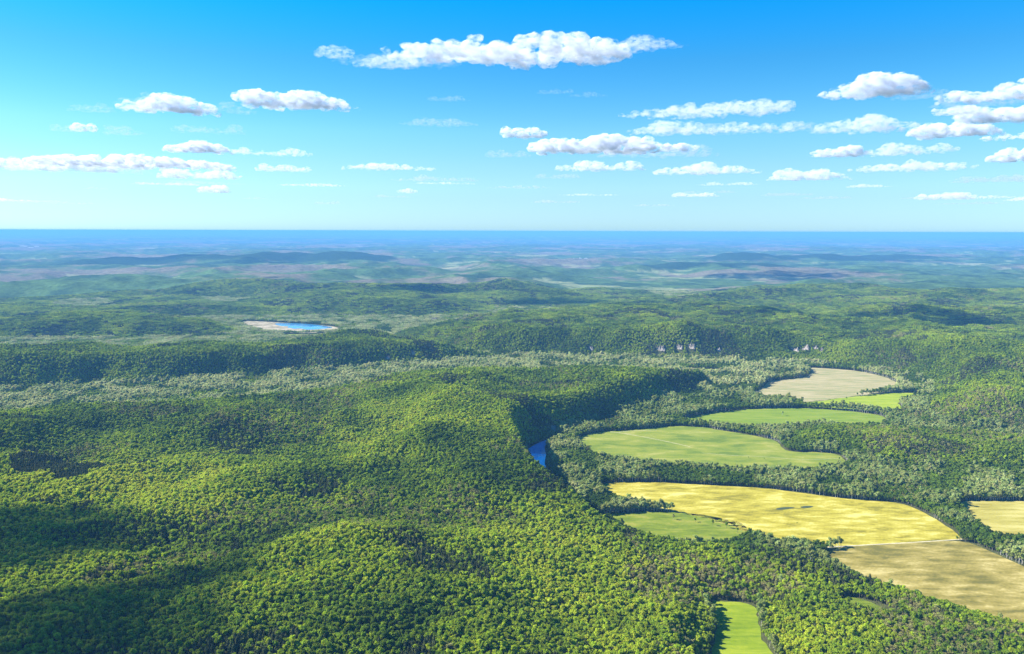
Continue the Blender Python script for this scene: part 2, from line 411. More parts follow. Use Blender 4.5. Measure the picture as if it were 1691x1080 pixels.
def in_view(x, y, z, mx=70, my=70):
    px, py, d = project(x, y, z)
    return (d > 0) & (px > -mx) & (px < 1691 + mx) & (py < 1080 + my)

PINE_PX = [[(8, 762), (40, 750), (90, 751), (140, 768), (265, 776), (255, 785), (150, 792), (120, 815), (95, 812), (85, 795), (20, 792)],
           [(330, 752), (360, 742), (425, 738), (430, 746), (380, 758), (345, 762)],
           [(150, 880), (250, 866), (400, 868), (510, 882), (520, 905), (470, 925), (390, 935), (330, 915), (200, 905), (120, 912), (60, 900)],
           [(1225, 880), (1330, 905), (1440, 945), (1500, 968), (1420, 968), (1300, 940), (1200, 900)], [(200, 960), (300, 935), (380, 960), (330, 1000), (200, 1010)], [(0, 700), (60, 700), (70, 715), (0, 722)]]
BARE_PX = [[(1130, 930), (1190, 905), (1260, 925), (1310, 950), (1300, 985), (1180, 985), (1120, 1010), (1090, 980)], [(1490, 660), (1600, 650), (1700, 660), (1720, 715), (1600, 712), (1500, 700)],
           [(1400, 985), (1600, 1010), (1691, 1050), (1691, 1090), (1550, 1090), (1420, 1040)], [(580, 700), (640, 690), (650, 730), (600, 760)]]
LIME_PX = [[(0, 760), (120, 790), (330, 770), (500, 800), (420, 855), (180, 850), (0, 840)], [(1290, 1010), (1390, 985), (1420, 1020), (1400, 1090), (1290, 1090)], [(560, 700), (760, 660), (790, 720), (700, 770), (560, 800)], [(800, 860), (1000, 830), (1000, 960), (880, 1000)], [(380, 950), (560, 900), (640, 1000), (420, 1060)]]
pine_w = [GP(p, 35 if i == 3 else 75) for i, p in enumerate(PINE_PX)]
bare_w = [GP(p, 40 if i in (0, 2) else 60) for i, p in enumerate(BARE_PX)]
lime_w = [GP(p, 60) for p in LIME_PX]

def species(x, y, h, rng):
    """0 broadleaf 1 pine 2 pale 3 bare, and the tint 0..1"""
    n = len(x); sp = np.zeros(n, int)
    big = fbm(x, y, 520, 3, 31); mid = fbm(x, y, 130, 3, 32); rnd = rng.random(n)
    tint = np.clip(.54 + .36 * big + .26 * mid + rng.normal(0, .15, n), 0, .93)
    xj = x + 90 * fbm(x, y, 240, 3, 51); yj = y + 90 * fbm(x, y, 240, 3, 52)
    floor = h + (x * x + y * y) / (2 * EARTH) < 9
    near_r = segdist(RIVER, x, y, False) < 260
    lowland = sstep(-100, 350, x) * (1 - sstep(2900, 3300, y))
    strip = floor & ((mid * 1.7 + rnd) > np.where(near_r & (x > 150) & (y < 3000), .55, .40 + .34 * lowland))
    pn = fbm(x, y, 300, 3, 33)
    sp[(pn > .39) & (rnd < .7)] = 1
    sp[(rnd > .965)] = 1
    bn = fbm(x, y, 420, 3, 34) + 0.1 * np.sin(y / 900)
    sp[(bn > .42) & (rnd < .38)] = 3
    for p in bare_w:
        m = inside(p, xj, yj); sp[m & (rnd < .5)] = 3
    for p in lime_w:
        f = sstep(-110, 60, sdist(p, xj, yj)); tint = np.clip(tint + .24 * f, 0, 1); sp[(f > .5) & (rnd < .9)] = 0
    for p, pr in zip(pine_w, (.95, .9, .4, .55, .3, .6)):
        m = inside(p, x + 10 * mid, y + 12 * mid); sp[m & (sp != 1)] = 0; sp[m & (rnd < pr)] = 1; tint[m] *= .75
    sp[strip] = 2; sp[floor & ~strip & (sp == 1)] = 0
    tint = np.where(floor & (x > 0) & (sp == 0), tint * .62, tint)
    tint = np.where(sp == 2, np.clip(.30 + .38 * (1 - lowland) + .35 * mid + rng.normal(0, .15, n), 0, 1), tint)
    far = np.hypot(x, y)
    tint = np.where(sp == 0, np.clip(tint - .02 * sstep(2900, 3600, far), 0, 1), tint)
    return sp, tint

def raycast(px, py, lift=0.0):
    d = np.array(MR @ Vector(((px - CX) / FPX, -(py - CY) / FPX, -1.0))); t = np.geomspace(500, 90000, 9000)
    x, y, z = d[0] * t, d[1] * t, CAMZ + d[2] * t
    hh = H(x, y) + lift; k = int(np.argmax(z < hh)); return x[k], y[k], hh[k] - lift
ROCKS = [(975, 575, 34, 24), (1090, 576, 62, 34), (1121, 574, 46, 30), (1141, 573, 50, 36), (1186, 577, 30, 18), (1311, 577, 60, 20), (1330, 575, 44, 30), (1346, 574, 36, 26), (1357, 578, 16, 34), (717, 529, 60, 40), (682, 583, 24, 30), (912, 707, 26, 22), (640, 590, 26, 20)]
RPOS = [raycast(a, b, 6) for a, b, *_ in ROCKS]
def open_ground(x, y, grow=0.0):
    m = np.zeros(x.shape, bool)
    for (rx, ry, rz), (_a, _b, rw, rh) in zip(RPOS, ROCKS):
        m |= (np.abs(x - rx + (ry - y) * rx / max(ry, 1)) < rw * .5 + 2) & (y < ry + 8) & (y > ry - 34 - grow * .7)
    for key, (poly, z) in FIELDS.items():
        if key in ('sand', 'pond_grass'): m |= sdist(poly, x, y) > -4 - grow
        else: m |= sdist(poly, x, y) > -3 - grow
    wc = G(887, 750); m |= segdist(RIVER, x, y, False) < np.where(y > wc[1] + 90, 7, 12) + 34 * np.exp(-((x - wc[0]) ** 2 + (y - wc[1]) ** 2) / 90 ** 2) + grow
    m |= sdist(POND, x, y) > -12
    return m

def scatter(r0, r1, spacing, ang=38):
    rng = np.random.default_rng(int(r1))
    xs = np.arange(-r1 * math.sin(R_(ang)), r1 * math.sin(R_(ang)), spacing); ys = np.arange(r0 * .75, r1, spacing * .87)
    X, Y = np.meshgrid(xs, ys); X[1::2] += spacing / 2
    X = X + rng.uniform(-.36, .36, X.shape) * spacing; Y = Y + rng.uniform(-.36, .36, X.shape) * spacing
    X, Y = X.ravel(), Y.ravel(); r = np.hypot(X, Y)
    m = (r > r0) & (r <= r1) & (np.abs(np.arctan2(X, Y)) < R_(ang)); X, Y = X[m], Y[m]
    px, py, d = project(X, Y, np.full(X.shape, 120.)); m = (px > -90) & (px < 1790) ; X, Y = X[m], Y[m]
    Z = H(X, Y)
    m = in_view(X, Y, Z + 8)
    X, Y, Z = X[m], Y[m], Z[m]
    return X, Y, Z, rng

NEAR_R = 4400.0
X, Y, Z, rng = scatter(560, 2700.0, 5.7)
X2, Y2, Z2, rng = scatter(2700.0, NEAR_R, 7.4); X, Y, Z = np.r_[X, X2], np.r_[Y, Y2], np.r_[Z, Z2]
og = open_ground(X, Y); keep = ~og & (rng.random(len(X)) > .04); X, Y, Z = X[keep], Y[keep], Z[keep]
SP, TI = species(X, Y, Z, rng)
SC = np.clip(rng.normal(.93, .17, len(X)), .5, 1.45) * np.where(SP == 2, 1.15, 1.0) * np.where(np.hypot(X, Y) > 2700, 1.16, 1.0)
RO = rng.uniform(0, 6.28, len(X)); VA = rng.integers(0, 5, len(X))
_, _, D = project(X, Y, Z)
px, py, d = project(X, Y, Z + 10)
vis = (px > 6) & (px < 1685) & (py < 1074) & (py > 0)
size = np.where(vis, SC / D, 0)
order = np.argsort(-size)[:300]
solo = np.zeros(len(X), bool); solo[order] = True

def props(o, label=None, cat=None, group=None, kind=None):
    if label: o['label'] = label
    if cat: o['category'] = cat
    if group: o['group'] = group
    if kind: o['kind'] = kind
    return o

SPN = ['broadleaf', 'pine', 'pale', 'bare']
TREE_NAME = {'broadleaf': 'broadleaf_tree', 'pine': 'pine_tree', 'pale': 'sycamore_tree', 'bare': 'leafless_tree'}
def make_tree(sp, v, x, y, z, s, rot, tint, label, group=None):
    cm, tm, jm = PROTO[sp][v]
    e = bpy.data.objects.new(TREE_NAME[sp], None); C.objects.link(e); e.empty_display_size = .5
    e.location = (x, y, z); e.rotation_euler = (0, 0, rot); e.scale = (s, s, s)
    props(e, label, 'tree', group)
    t = bpy.data.objects.new('trunk', tm); C.objects.link(t); t.parent = e
    c = bpy.data.objects.new('crown', cm); C.objects.link(c); c.parent = e; c['tint'] = float(tint); t['tint'] = float(tint)
    return e

def colour_word(sp, t):
    if sp == 'broadleaf': return 'dark green' if t < .3 else 'mid green' if t < .55 else 'yellow-green' if t < .8 else 'bright lime green'
    return {'pine': 'blackish green', 'pale': 'pale grey-green', 'bare': 'grey-brown thinly leaved'}[sp]
def where(px, py):
    if px < 420: w = 'at the far left of the bottom edge'
    elif px < 840: w = 'left of centre on the bottom edge'
    elif px < 1165: w = 'just left of the bright green field'
    elif px < 1300: w = 'beside the small bright green field'
    else: w = 'in the bottom right corner woods'
    return w
for i in order:
    sp = SPN[SP[i]]; szw = 'large' if SC[i] > 1.08 else 'mid-sized' if SC[i] > .95 else 'small'
    lab = f'{szw} {colour_word(sp, TI[i])} {"pine" if sp == "pine" else "tree"} in the forest {where(px[i], py[i])}'
    make_tree(sp, int(VA[i]), X[i], Y[i], Z[i], SC[i], RO[i], TI[i], lab, 'forest trees nearest the viewer ' + where(px[i], py[i]))

# ---- instancing for the mass of the forest
def instancer(name, label, meshes, x, y, z, s, rot, tint, var):
    col = bpy.data.collections.new(name + '_kinds')
    for k, me in enumerate(meshes):
        o = bpy.data.objects.new(f'{name}_kind{k}', me); col.objects.link(o)
    me = bpy.data.meshes.new(name); me.vertices.add(len(x))
    me.vertices.foreach_set('co', np.stack([x, y, z], -1).astype(np.float32).ravel())
    for nm, arr, ty in (('tint', tint, 'FLOAT'), ('size', s, 'FLOAT'), ('turn', rot, 'FLOAT'), ('variant', var, 'INT')):
        a = me.attributes.new(nm, ty, 'POINT'); a.data.foreach_set('value', arr.astype(np.float32 if ty == 'FLOAT' else np.int32))
    ob = bpy.data.objects.new(name, me); C.objects.link(ob); props(ob, label, 'forest', None, 'stuff')
    ng = bpy.data.node_groups.new(name + '_nodes', 'GeometryNodeTree')
    ng.interface.new_socket('Geometry', in_out='INPUT', socket_type='NodeSocketGeometry')
    ng.interface.new_socket('Geometry', in_out='OUTPUT', socket_type='NodeSocketGeometry')
    gi = ng.nodes.new('NodeGroupInput'); go = ng.nodes.new('NodeGroupOutput')
    ci = ng.nodes.new('GeometryNodeCollectionInfo'); ci.inputs['Collection'].default_value = col
    ci.inputs['Separate Children'].default_value = True; ci.inputs['Reset Children'].default_value = True
    ip = ng.nodes.new('GeometryNodeInstanceOnPoints'); ip.inputs['Pick Instance'].default_value = True
    def attr(nm, ty):
        a = ng.nodes.new('GeometryNodeInputNamedAttribute'); a.data_type = ty; a.inputs['Name'].default_value = nm
        return a.outputs['Attribute']
    cb = ng.nodes.new('ShaderNodeCombineXYZ'); ng.links.new(attr('turn', 'FLOAT'), cb.inputs[2])
    e2r = ng.nodes.new('FunctionNodeEulerToRotation'); ng.links.new(cb.outputs[0], e2r.inputs[0])
    ng.links.new(gi.outputs[0], ip.inputs['Points']); ng.links.new(ci.outputs[0], ip.inputs['Instance'])
    ng.links.new(attr('variant', 'INT'), ip.inputs['Instance Index']); ng.links.new(e2r.outputs[0], ip.inputs['Rotation'])
    ng.links.new(attr('size', 'FLOAT'), ip.inputs['Scale']); ng.links.new(ip.outputs[0], go.inputs[0])
    md = ob.modifiers.new('instances', 'NODES'); md.node_group = ng
    return ob

FNAME = {'broadleaf': ('broadleaf_forest', 'green and yellow-green oak forest covering the near hills'), 'pine': ('pine_wood', 'dark pine stands scattered through the near hillside forest'),
         'pale': ('riverside_wood', 'pale grey-green riverside trees along the river and fields'), 'bare': ('thin_wood', 'grey-brown thinly leaved trees mixed into the hillside forest')}
for k, sp in enumerate(SPN):
    m = (SP == k) & ~solo
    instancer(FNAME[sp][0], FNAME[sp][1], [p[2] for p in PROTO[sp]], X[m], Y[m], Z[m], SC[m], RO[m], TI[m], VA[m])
print('near trees', len(X))
FAR_R = 8600.0
X, Y, Z, rng = scatter(NEAR_R, FAR_R, 20.5)
og = open_ground(X, Y, 11); X, Y, Z = X[~og], Y[~og], Z[~og]
SP, TI = species(X, Y, Z, rng)
SC = rng.uniform(.82, 1.25, len(X)); RO = rng.uniform(0, 6.28, len(X)); VA = rng.integers(0, 4, len(X))
F2 = {'broadleaf': ('far_broadleaf_forest', 'blue-green forest blanketing the ridges beyond the river'), 'pine': ('far_pine_wood', 'dark pine patches on the ridges beyond the river'),
      'pale': ('far_riverside_wood', 'pale trees filling the valley floors beyond the near hill'), 'bare': ('far_thin_wood', 'grey leafless patches on the distant wooded ridges')}
for k, sp in enumerate(SPN):
    m = SP == k
    instancer(F2[sp][0], F2[sp][1], PATCH[sp], X[m], Y[m], Z[m], SC[m], RO[m], TI[m], VA[m])
print('far stands', len(X))

# ---------------------------------------------------------------- terrain
th = np.concatenate([np.linspace(-180, -50, 60, endpoint=False), np.linspace(-50, 50, 1000), np.linspace(50, 180, 61)[1:-1]])
rr = np.concatenate([[1.0], np.geomspace(40, 700, 24, endpoint=False), np.geomspace(700, 9000, 620, endpoint=False), np.geomspace(9000, 280000, 420)])
TH, RR = np.meshgrid(np.radians(th), rr)
TX, TY = RR * np.sin(TH), RR * np.cos(TH)
TZ = H(TX, TY)
nr, nc = TX.shape
# what grows where, seen from afar: a patchwork of woodland kinds and clearings; far ridges get painted cloud shade
def landcol(x, y, h):
    hh = h + (x * x + y * y) / (2 * EARTH)
    a = fbm(x, y, 2600, 5, 90, .6); b = fbm(x, y, 900, 4, 95, .6); c = fbm(x, y, 5200, 4, 99); d = fbm(x, y, 260, 3, 98)
    green = np.array([.075, .13, .04]); dark = np.array([.032, .062, .032]); brown = np.array([.20, .155, .12]); pas = np.array([.36, .38, .18])
    col = np.ones(x.shape + (3,)) * green
    col *= (1 + .35 * d + .2 * b)[..., None]
    def mixc(col, k, t): return col * (1 - t[..., None]) + k * t[..., None]
    col = mixc(col, dark, sstep(.05, .5, b + .3 * c) * .8)
    col = mixc(col, brown, sstep(.05, .45, a + .25 * d) * .75)
    col = mixc(col, pas, sstep(.42, .62, fbm(x, y * 1.6, 1500, 4, 130, .65)) * .5 * (hh < 60))
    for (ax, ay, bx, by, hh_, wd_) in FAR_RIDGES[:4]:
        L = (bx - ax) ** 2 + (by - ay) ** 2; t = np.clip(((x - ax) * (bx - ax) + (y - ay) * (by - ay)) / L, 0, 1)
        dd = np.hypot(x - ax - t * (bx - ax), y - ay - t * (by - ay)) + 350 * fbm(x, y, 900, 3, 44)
        col = mixc(col, dark * .8, 1 - sstep(.75 * wd_, 1.0 * wd_, dd))  # cloud shadow on the ridges, painted as a darker land colour
    r = np.hypot(x, y); nearw = 1 - sstep(FAR_R - 900, FAR_R - 100, r)
    col = mixc(col, np.array([.085, .095, .035]), nearw)
    return np.clip(col, .01, .6)
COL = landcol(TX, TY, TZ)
me = bpy.data.meshes.new('ground'); nv = nr * nc
me.vertices.add(nv); me.vertices.foreach_set('co', np.stack([TX, TY, TZ], -1).astype(np.float32).ravel())
I, J = np.meshgrid(np.arange(nr - 1), np.arange(nc), indexing='ij'); J2 = (J + 1) % nc
quads = np.stack([I * nc + J, I * nc + J2, (I + 1) * nc + J2, (I + 1) * nc + J], -1).reshape(-1, 4)[:, ::-1]
nq = len(quads)
me.loops.add(nq * 4); me.loops.foreach_set('vertex_index', quads.astype(np.int32).ravel())
me.polygons.add(nq); me.polygons.foreach_set('loop_start', np.arange(0, nq * 4, 4, dtype=np.int32))
me.polygons.foreach_set('use_smooth', np.ones(nq, bool)); me.update(calc_edges=True)
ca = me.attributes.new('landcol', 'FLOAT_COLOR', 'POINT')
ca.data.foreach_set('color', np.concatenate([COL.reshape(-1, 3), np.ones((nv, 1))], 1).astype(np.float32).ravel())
gm, n, out = new_mat('woodland_ground')
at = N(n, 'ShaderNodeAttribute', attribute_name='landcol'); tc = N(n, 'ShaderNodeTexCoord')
nz = N(n, 'ShaderNodeTexNoise', Scale=.02, Detail=8.0, Roughness=.7); n.links.new(tc.outputs['Object'], nz.inputs['Vector'])
mr = N(n, 'ShaderNodeMapRange'); mr.inputs['From Min'].default_value = .3; mr.inputs['From Max'].default_value = .7; mr.inputs['To Min'].default_value = .55; mr.inputs['To Max'].default_value = 1.45
n.links.new(nz.outputs['Fac'], mr.inputs['Value'])
mu = N(n, 'ShaderNodeVectorMath', operation='SCALE'); n.links.new(at.outputs['Color'], mu.inputs[0]); n.links.new(mr.outputs[0], mu.inputs['Scale'])
b = N(n, 'ShaderNodeBsdfPrincipled', Roughness=1.0); b.inputs['Specular IOR Level'].default_value = 0
bp = N(n, 'ShaderNodeBump', Strength=1.0, Distance=14.0); n.links.new(nz.outputs['Fac'], bp.inputs['Height']); n.links.new(bp.outputs[0], b.inputs['Normal'])
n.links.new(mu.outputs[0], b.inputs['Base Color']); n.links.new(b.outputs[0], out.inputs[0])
me.materials.append(gm)
go_ = bpy.data.objects.new('ground', me); C.objects.link(go_); props(go_, kind='structure')

# ---------------------------------------------------------------- fields, water
def sheet(name, poly, z, mat, step=24.0, lift=.35, kind='structure', label=None):
    x0, y0 = poly.min(0); x1, y1 = poly.max(0)
    gx, gy = np.meshgrid(np.arange(x0, x1, step), np.arange(y0, y1, step)); gx = gx.ravel(); gy = gy.ravel()
    m = sdist(poly, gx, gy) > step * .4
    pts = [Vector(p) for p in poly] + [Vector((a, b)) for a, b in zip(gx[m], gy[m])]
    k = len(poly); edges = [(i, (i + 1) % k) for i in range(k)]
    v, e, f, *_ = mgeo.delaunay_2d_cdt(pts, edges, [], 1, 1e-4)
    a = np.array([q[:] for q in v]); hz = H(a[:, 0], a[:, 1]) + lift
    me = bpy.data.meshes.new(name); me.from_pydata([(p[0], p[1], h) for p, h in zip(a, hz)], [], [list(q) for q in f]); me.update()
    me.materials.append(mat)
    o = bpy.data.objects.new(name, me); C.objects.link(o); props(o, label, None, None, kind); return o

def field_mat(name, cols, rot=0.0, streak=(0.012, 0.06), rough=1.0, contrast=(.38, .62), fine=.5):
    m, n, out = new_mat(name)
    tc = N(n, 'ShaderNodeTexCoord'); mp = N(n, 'ShaderNodeMapping'); mp.inputs['Rotation'].default_value = (0, 0, rot); mp.inputs['Scale'].default_value = (streak[0], streak[1], 1)
    n.links.new(tc.outputs['Object'], mp.inputs['Vector'])
    nz = N(n, 'ShaderNodeTexNoise', Scale=1.0, Detail=5.0, Roughness=.6, Distortion=.35); n.links.new(mp.outputs[0], nz.inputs['Vector'])
    mp2 = N(n, 'ShaderNodeMapping'); mp2.inputs['Rotation'].default_value = (0, 0, rot + .35); mp2.inputs['Scale'].default_value = (streak[0] * .35, streak[1] * .28, 1)
    n.links.new(tc.outputs['Object'], mp2.inputs['Vector'])
    nz2 = N(n, 'ShaderNodeTexNoise', Scale=1.0, Detail=3.0, Distortion=.8); n.links.new(mp2.outputs[0], nz2.inputs['Vector'])
    nz3 = N(n, 'ShaderNodeTexNoise', Scale=.16, Detail=4.0); n.links.new(tc.outputs['Object'], nz3.inputs['Vector'])
    a1 = N(n, 'ShaderNodeMath', operation='MULTIPLY_ADD'); a1.inputs[1].default_value = .66; n.links.new(nz.outputs['Fac'], a1.inputs[0])
    a2 = N(n, 'ShaderNodeMath', operation='MULTIPLY'); a2.inputs[1].default_value = .34; n.links.new(nz2.outputs['Fac'], a2.inputs[0]); n.links.new(a2.outputs[0], a1.inputs[2])
    a3 = N(n, 'ShaderNodeMath', operation='MULTIPLY_ADD'); a3.inputs[1].default_value = fine * .3; n.links.new(nz3.outputs['Fac'], a3.inputs[0]); n.links.new(a1.outputs[0], a3.inputs[2])
    a4 = N(n, 'ShaderNodeMath', operation='SUBTRACT'); a4.inputs[1].default_value = fine * .15; n.links.new(a3.outputs[0], a4.inputs[0])
    wt = N(n, 'ShaderNodeTexWave', Scale=.045, Distortion=1.5, Detail=2.0); wt.inputs['Detail Scale'].default_value = .3
    mp3 = N(n, 'ShaderNodeMapping'); mp3.inputs['Rotation'].default_value = (0, 0, rot + 1.2); n.links.new(tc.outputs['Object'], mp3.inputs['Vector']); n.links.new(mp3.outputs[0], wt.inputs['Vector'])
    a5 = N(n, 'ShaderNodeMath', operation='MULTIPLY_ADD'); a5.inputs[1].default_value = .010; n.links.new(wt.outputs['Fac'], a5.inputs[0]); n.links.new(a4.outputs[0], a5.inputs[2]); a4 = N(n, 'ShaderNodeMath', operation='SUBTRACT'); a4.inputs[1].default_value = .005; n.links.new(a5.outputs[0], a4.inputs[0])
    r = ramp(n, a4.outputs[0], [(contrast[0] + (contrast[1] - contrast[0]) * i / (len(cols) - 1), c) for i, c in enumerate(cols)])
    b = N(n, 'ShaderNodeBsdfPrincipled', Roughness=rough); b.inputs['Specular IOR Level'].default_value = .1
    n.links.new(r.outputs[0], b.inputs['Base Color']); n.links.new(b.outputs[0], out.inputs[0]); return m

FM = {'wheat': field_mat('ripe_grass', [(.21, .185, .018), (.34, .29, .028), (.43, .37, .05), (.57, .50, .14)], -.75, (.02, .055)),
      'stubble': field_mat('stubble_grass', [(.14, .125, .025), (.23, .19, .04), (.32, .26, .07), (.46, .38, .14)], -.55, (.016, .045)),
      'right_yellow': field_mat('dry_grass', [(.27, .23, .04), (.38, .33, .07), (.48, .42, .13)], .1),
      'pasture': field_mat('pasture_grass', [(.11, .165, .018), (.165, .215, .024), (.22, .25, .03), (.30, .30, .07)], .1, (.012,.03)),
      'meadow': field_mat('meadow_grass', [(.13, .20, .016), (.18, .25, .02), (.23, .27, .04)], -.1),
      'lime': field_mat('lime_grass', [(.20, .28, .012), (.27, .34, .02), (.34, .38, .04)], 0),
      'tan': field_mat('tan_soil', [(.22, .24, .09), (.33, .29, .14), (.42, .35, .19)], .05),
      'glade': field_mat('glade_grass', [(.10, .14, .014), (.16, .21, .015), (.26, .26, .04)], .2, (.02, .06)),
      'bright': field_mat('bright_grass', [(.13, .20, .008), (.19, .26, .01), (.27, .32, .02)], 1.2, (.015, .09))}
FM['strip'] = FM['meadow']; FM['pond_grass'] = FM['pasture']; FM['clearing'] = FM['glade']
FM['sand'] = field_mat('bare_gravel', [(.15, .13, .07), (.32, .27, .17), (.52, .45, .33)], .3, (.03, .06))
FNM = {'sand': 'gravel_ground', 'wheat': 'field', 'stubble': 'field', 'clearing': 'clearing', 'glade': 'meadow', 'meadow': 'meadow', 'pasture': 'pasture'}
for key, (poly, z) in FIELDS.items(): sheet(FNM.get(key, 'field'), poly, z, FM[key])

def water_mat(name, col, ior=1.6, rough=.06):
    m, n, out = new_mat(name)
    b = N(n, 'ShaderNodeBsdfPrincipled', Roughness=rough); b.inputs['Base Color'].default_value = (*col, 1); b.inputs['IOR'].default_value = ior
    tc = N(n, 'ShaderNodeTexCoord'); nz = N(n, 'ShaderNodeTexNoise', Scale=.25, Detail=3.0); n.links.new(tc.outputs['Object'], nz.inputs['Vector'])
    bp = N(n, 'ShaderNodeBump', Strength=.12, Distance=.3); n.links.new(nz.outputs['Fac'], bp.inputs['Height']); n.links.new(bp.outputs[0], b.inputs['Normal'])
    n.links.new(b.outputs[0], out.inputs[0]); return m
MW = water_mat('river_water', (.08, .42, .95), 2.0, .04); MP = water_mat('pond_water', (.05, .25, .55))
def ribbon(name, line, width, mat, lift=.5, z0=None):
    line = np.array(line); t = np.gradient(line, axis=0); t /= np.linalg.norm(t, axis=1)[:, None]; nrm = np.stack([-t[:, 1], t[:, 0]], 1)
    wv = width if np.ndim(width) else np.full(len(line), width)
    L, Rr = line + nrm * wv[:, None] / 2, line - nrm * wv[:, None] / 2
    V = []
    for a, b in zip(L, Rr):
        for p in (a, b): V.append((p[0], p[1], float(H(np.array([p[0]]), np.array([p[1]]))[0]) + lift))
    me = bpy.data.meshes.new(name); me.from_pydata(V, [], [[2 * i, 2 * i + 1, 2 * i + 3, 2 * i + 2] for i in range(len(line) - 1)]); me.update(); me.materials.append(mat)
    o = bpy.data.objects.new(name, me); C.objects.link(o); props(o, kind='structure'); return o
wv = np.full(len(RIVER), 20.0)
cr = np.array(G(887, 750)); wv += 42 * np.exp(-((np.hypot(*(RIVER - cr).T)) / 90) ** 2)
ribbon('river', RIVER, wv, MW)
sheet('pond', POND, 0, MP, lift=.8)

def path_ribbon(name, px, width, mat, z=0):
    return ribbon(name, smooth_line(GP(px, z), 2), width, mat, .42)
M_PATH = simple_mat('pale_track', (.55, .48, .30), .95, (.08, (.42, .36, .20), (.66, .60, .42)))
path_ribbon('path', [(1366, 904), (1430, 900), (1500, 896.5), (1590, 890.5)], 3.4, M_PATH)
M_TRK = simple_mat('dry_track', (.42, .38, .20), .95, (.05, (.30, .30, .13), (.5, .45, .26)))
path_ribbon('path', [(1008, 713), (1030, 716), (1065, 722), (1110, 731), (1140, 738)], 4.0, M_TRK)
path_ribbon('path', [(1022, 714), (1045, 711), (1085, 710.5)], 3.0, M_TRK)
path_ribbon('path', [(1160, 748), (1200, 752), (1260, 754), (1330, 760), (1390, 757)], 2.0, M_TRK)
MG = water_mat('puddle_water', (.06, .08, .03), 1.33, .5)
sheet('puddle', smooth_poly(GP([(1279, 841), (1290, 838), (1308, 837.5), (1314, 839), (1300, 841), (1286, 842.5)])), 0, MG, lift=.7, step=12)
sheet('puddle', smooth_poly(GP([(1320, 837.5), (1330, 835.5), (1345, 836), (1338, 839), (1325, 839.5)])), 0, MG, lift=.7, step=12)
sheet('gravel_bar', smooth_poly(GP([(1218, 622), (1232, 616), (1240, 618), (1236, 626), (1222, 628)])), 0, FM['sand'], lift=.6, step=12)

# ---------------------------------------------------------------- rock bluffs
M_ROCK = simple_mat('limestone', (.45, .38, .32), .9, (.12, (.18, .155, .13), (.50, .43, .37)))
ROCKLAB = ['small pale rock outcrop, leftmost on the far wooded ridge', 'pinkish white rock bluff at the left of the central group on the far ridge', 'middle pale rock bluff of the central group on the far ridge',
           'right-hand pale rock bluff of the central group on the far ridge', 'faint little rock patch just right of the central bluffs', 'low pale rock ledge above the tan field, leftmost there',
           'curved white rock face above the tan field', 'pale rock face right of the curved white one', 'narrow upright white rock right of the others above the tan field',
           'pale bare rock scar on the distant ridge near the pond', 'narrow grey rock in the dark slope left of centre', 'grey rock ledge over the dark river bend', 'small grey rock low in the dark middle ridge']
def rock(x, y, z, wd, ht, lab, seed):
    rng = np.random.default_rng(seed); nx_, nz_ = max(8, int(wd / 2)), max(7, int(ht / 2.2))
    V, Fc = [], []; prof = .65 + .35 * np.array([vnoise(np.array([i * .45]), np.array([seed * 3.1]))[0] for i in range(nx_ + 1)]) * 1.6
    for side in (0, 1):
        for i in range(nx_ + 1):
            u = i / nx_; env = min(1, min(u, 1 - u) * 7 + .25)
            for k in range(nz_ + 1):
                t = k / nz_; hgt = ht * max(.2, min(1.1, prof[i])) * env
                ledge = 1.6 * math.floor(t * 4 + prof[i]) if side == 0 else 0
                yy = (-6 + 5.5 * t + ledge * .8 + rng.uniform(-1.1, 1.1)) if side == 0 else 9 + rng.uniform(-1, 1)
                V.append(((u - .5) * wd + rng.uniform(-.6, .6), yy, -4 + t * (hgt + 4)))
    o_ = (nx_ + 1) * (nz_ + 1); q = lambda i, k, s: s * o_ + i * (nz_ + 1) + k
    for i in range(nx_):
        for k in range(nz_):
            Fc.append([q(i, k, 0), q(i + 1, k, 0), q(i + 1, k + 1, 0), q(i, k + 1, 0)]); Fc.append([q(i, k, 1), q(i, k + 1, 1), q(i + 1, k + 1, 1), q(i + 1, k, 1)])
        Fc.append([q(i, nz_, 0), q(i + 1, nz_, 0), q(i + 1, nz_, 1), q(i, nz_, 1)])
    for k in range(nz_): Fc.append([q(0, k, 0), q(0, k + 1, 0), q(0, k + 1, 1), q(0, k, 1)]); Fc.append([q(nx_, k, 0), q(nx_, k, 1), q(nx_, k + 1, 1), q(nx_, k + 1, 0)])
    o = bpy.data.objects.new('rock_bluff', mk_mesh('rock_bluff', V, Fc, [M_ROCK])); C.objects.link(o); o.location = (x, y, z)
    o.rotation_euler = (0, 0, -math.atan2(x, y) - .35); props(o, lab, 'rock bluff')
for k, ((x_, y_, z_), (_a, _b, rw, rh)) in enumerate(zip(RPOS, ROCKS)): rock(x_, y_, z_, rw * .85, rh * .8, ROCKLAB[k], 40 + k)

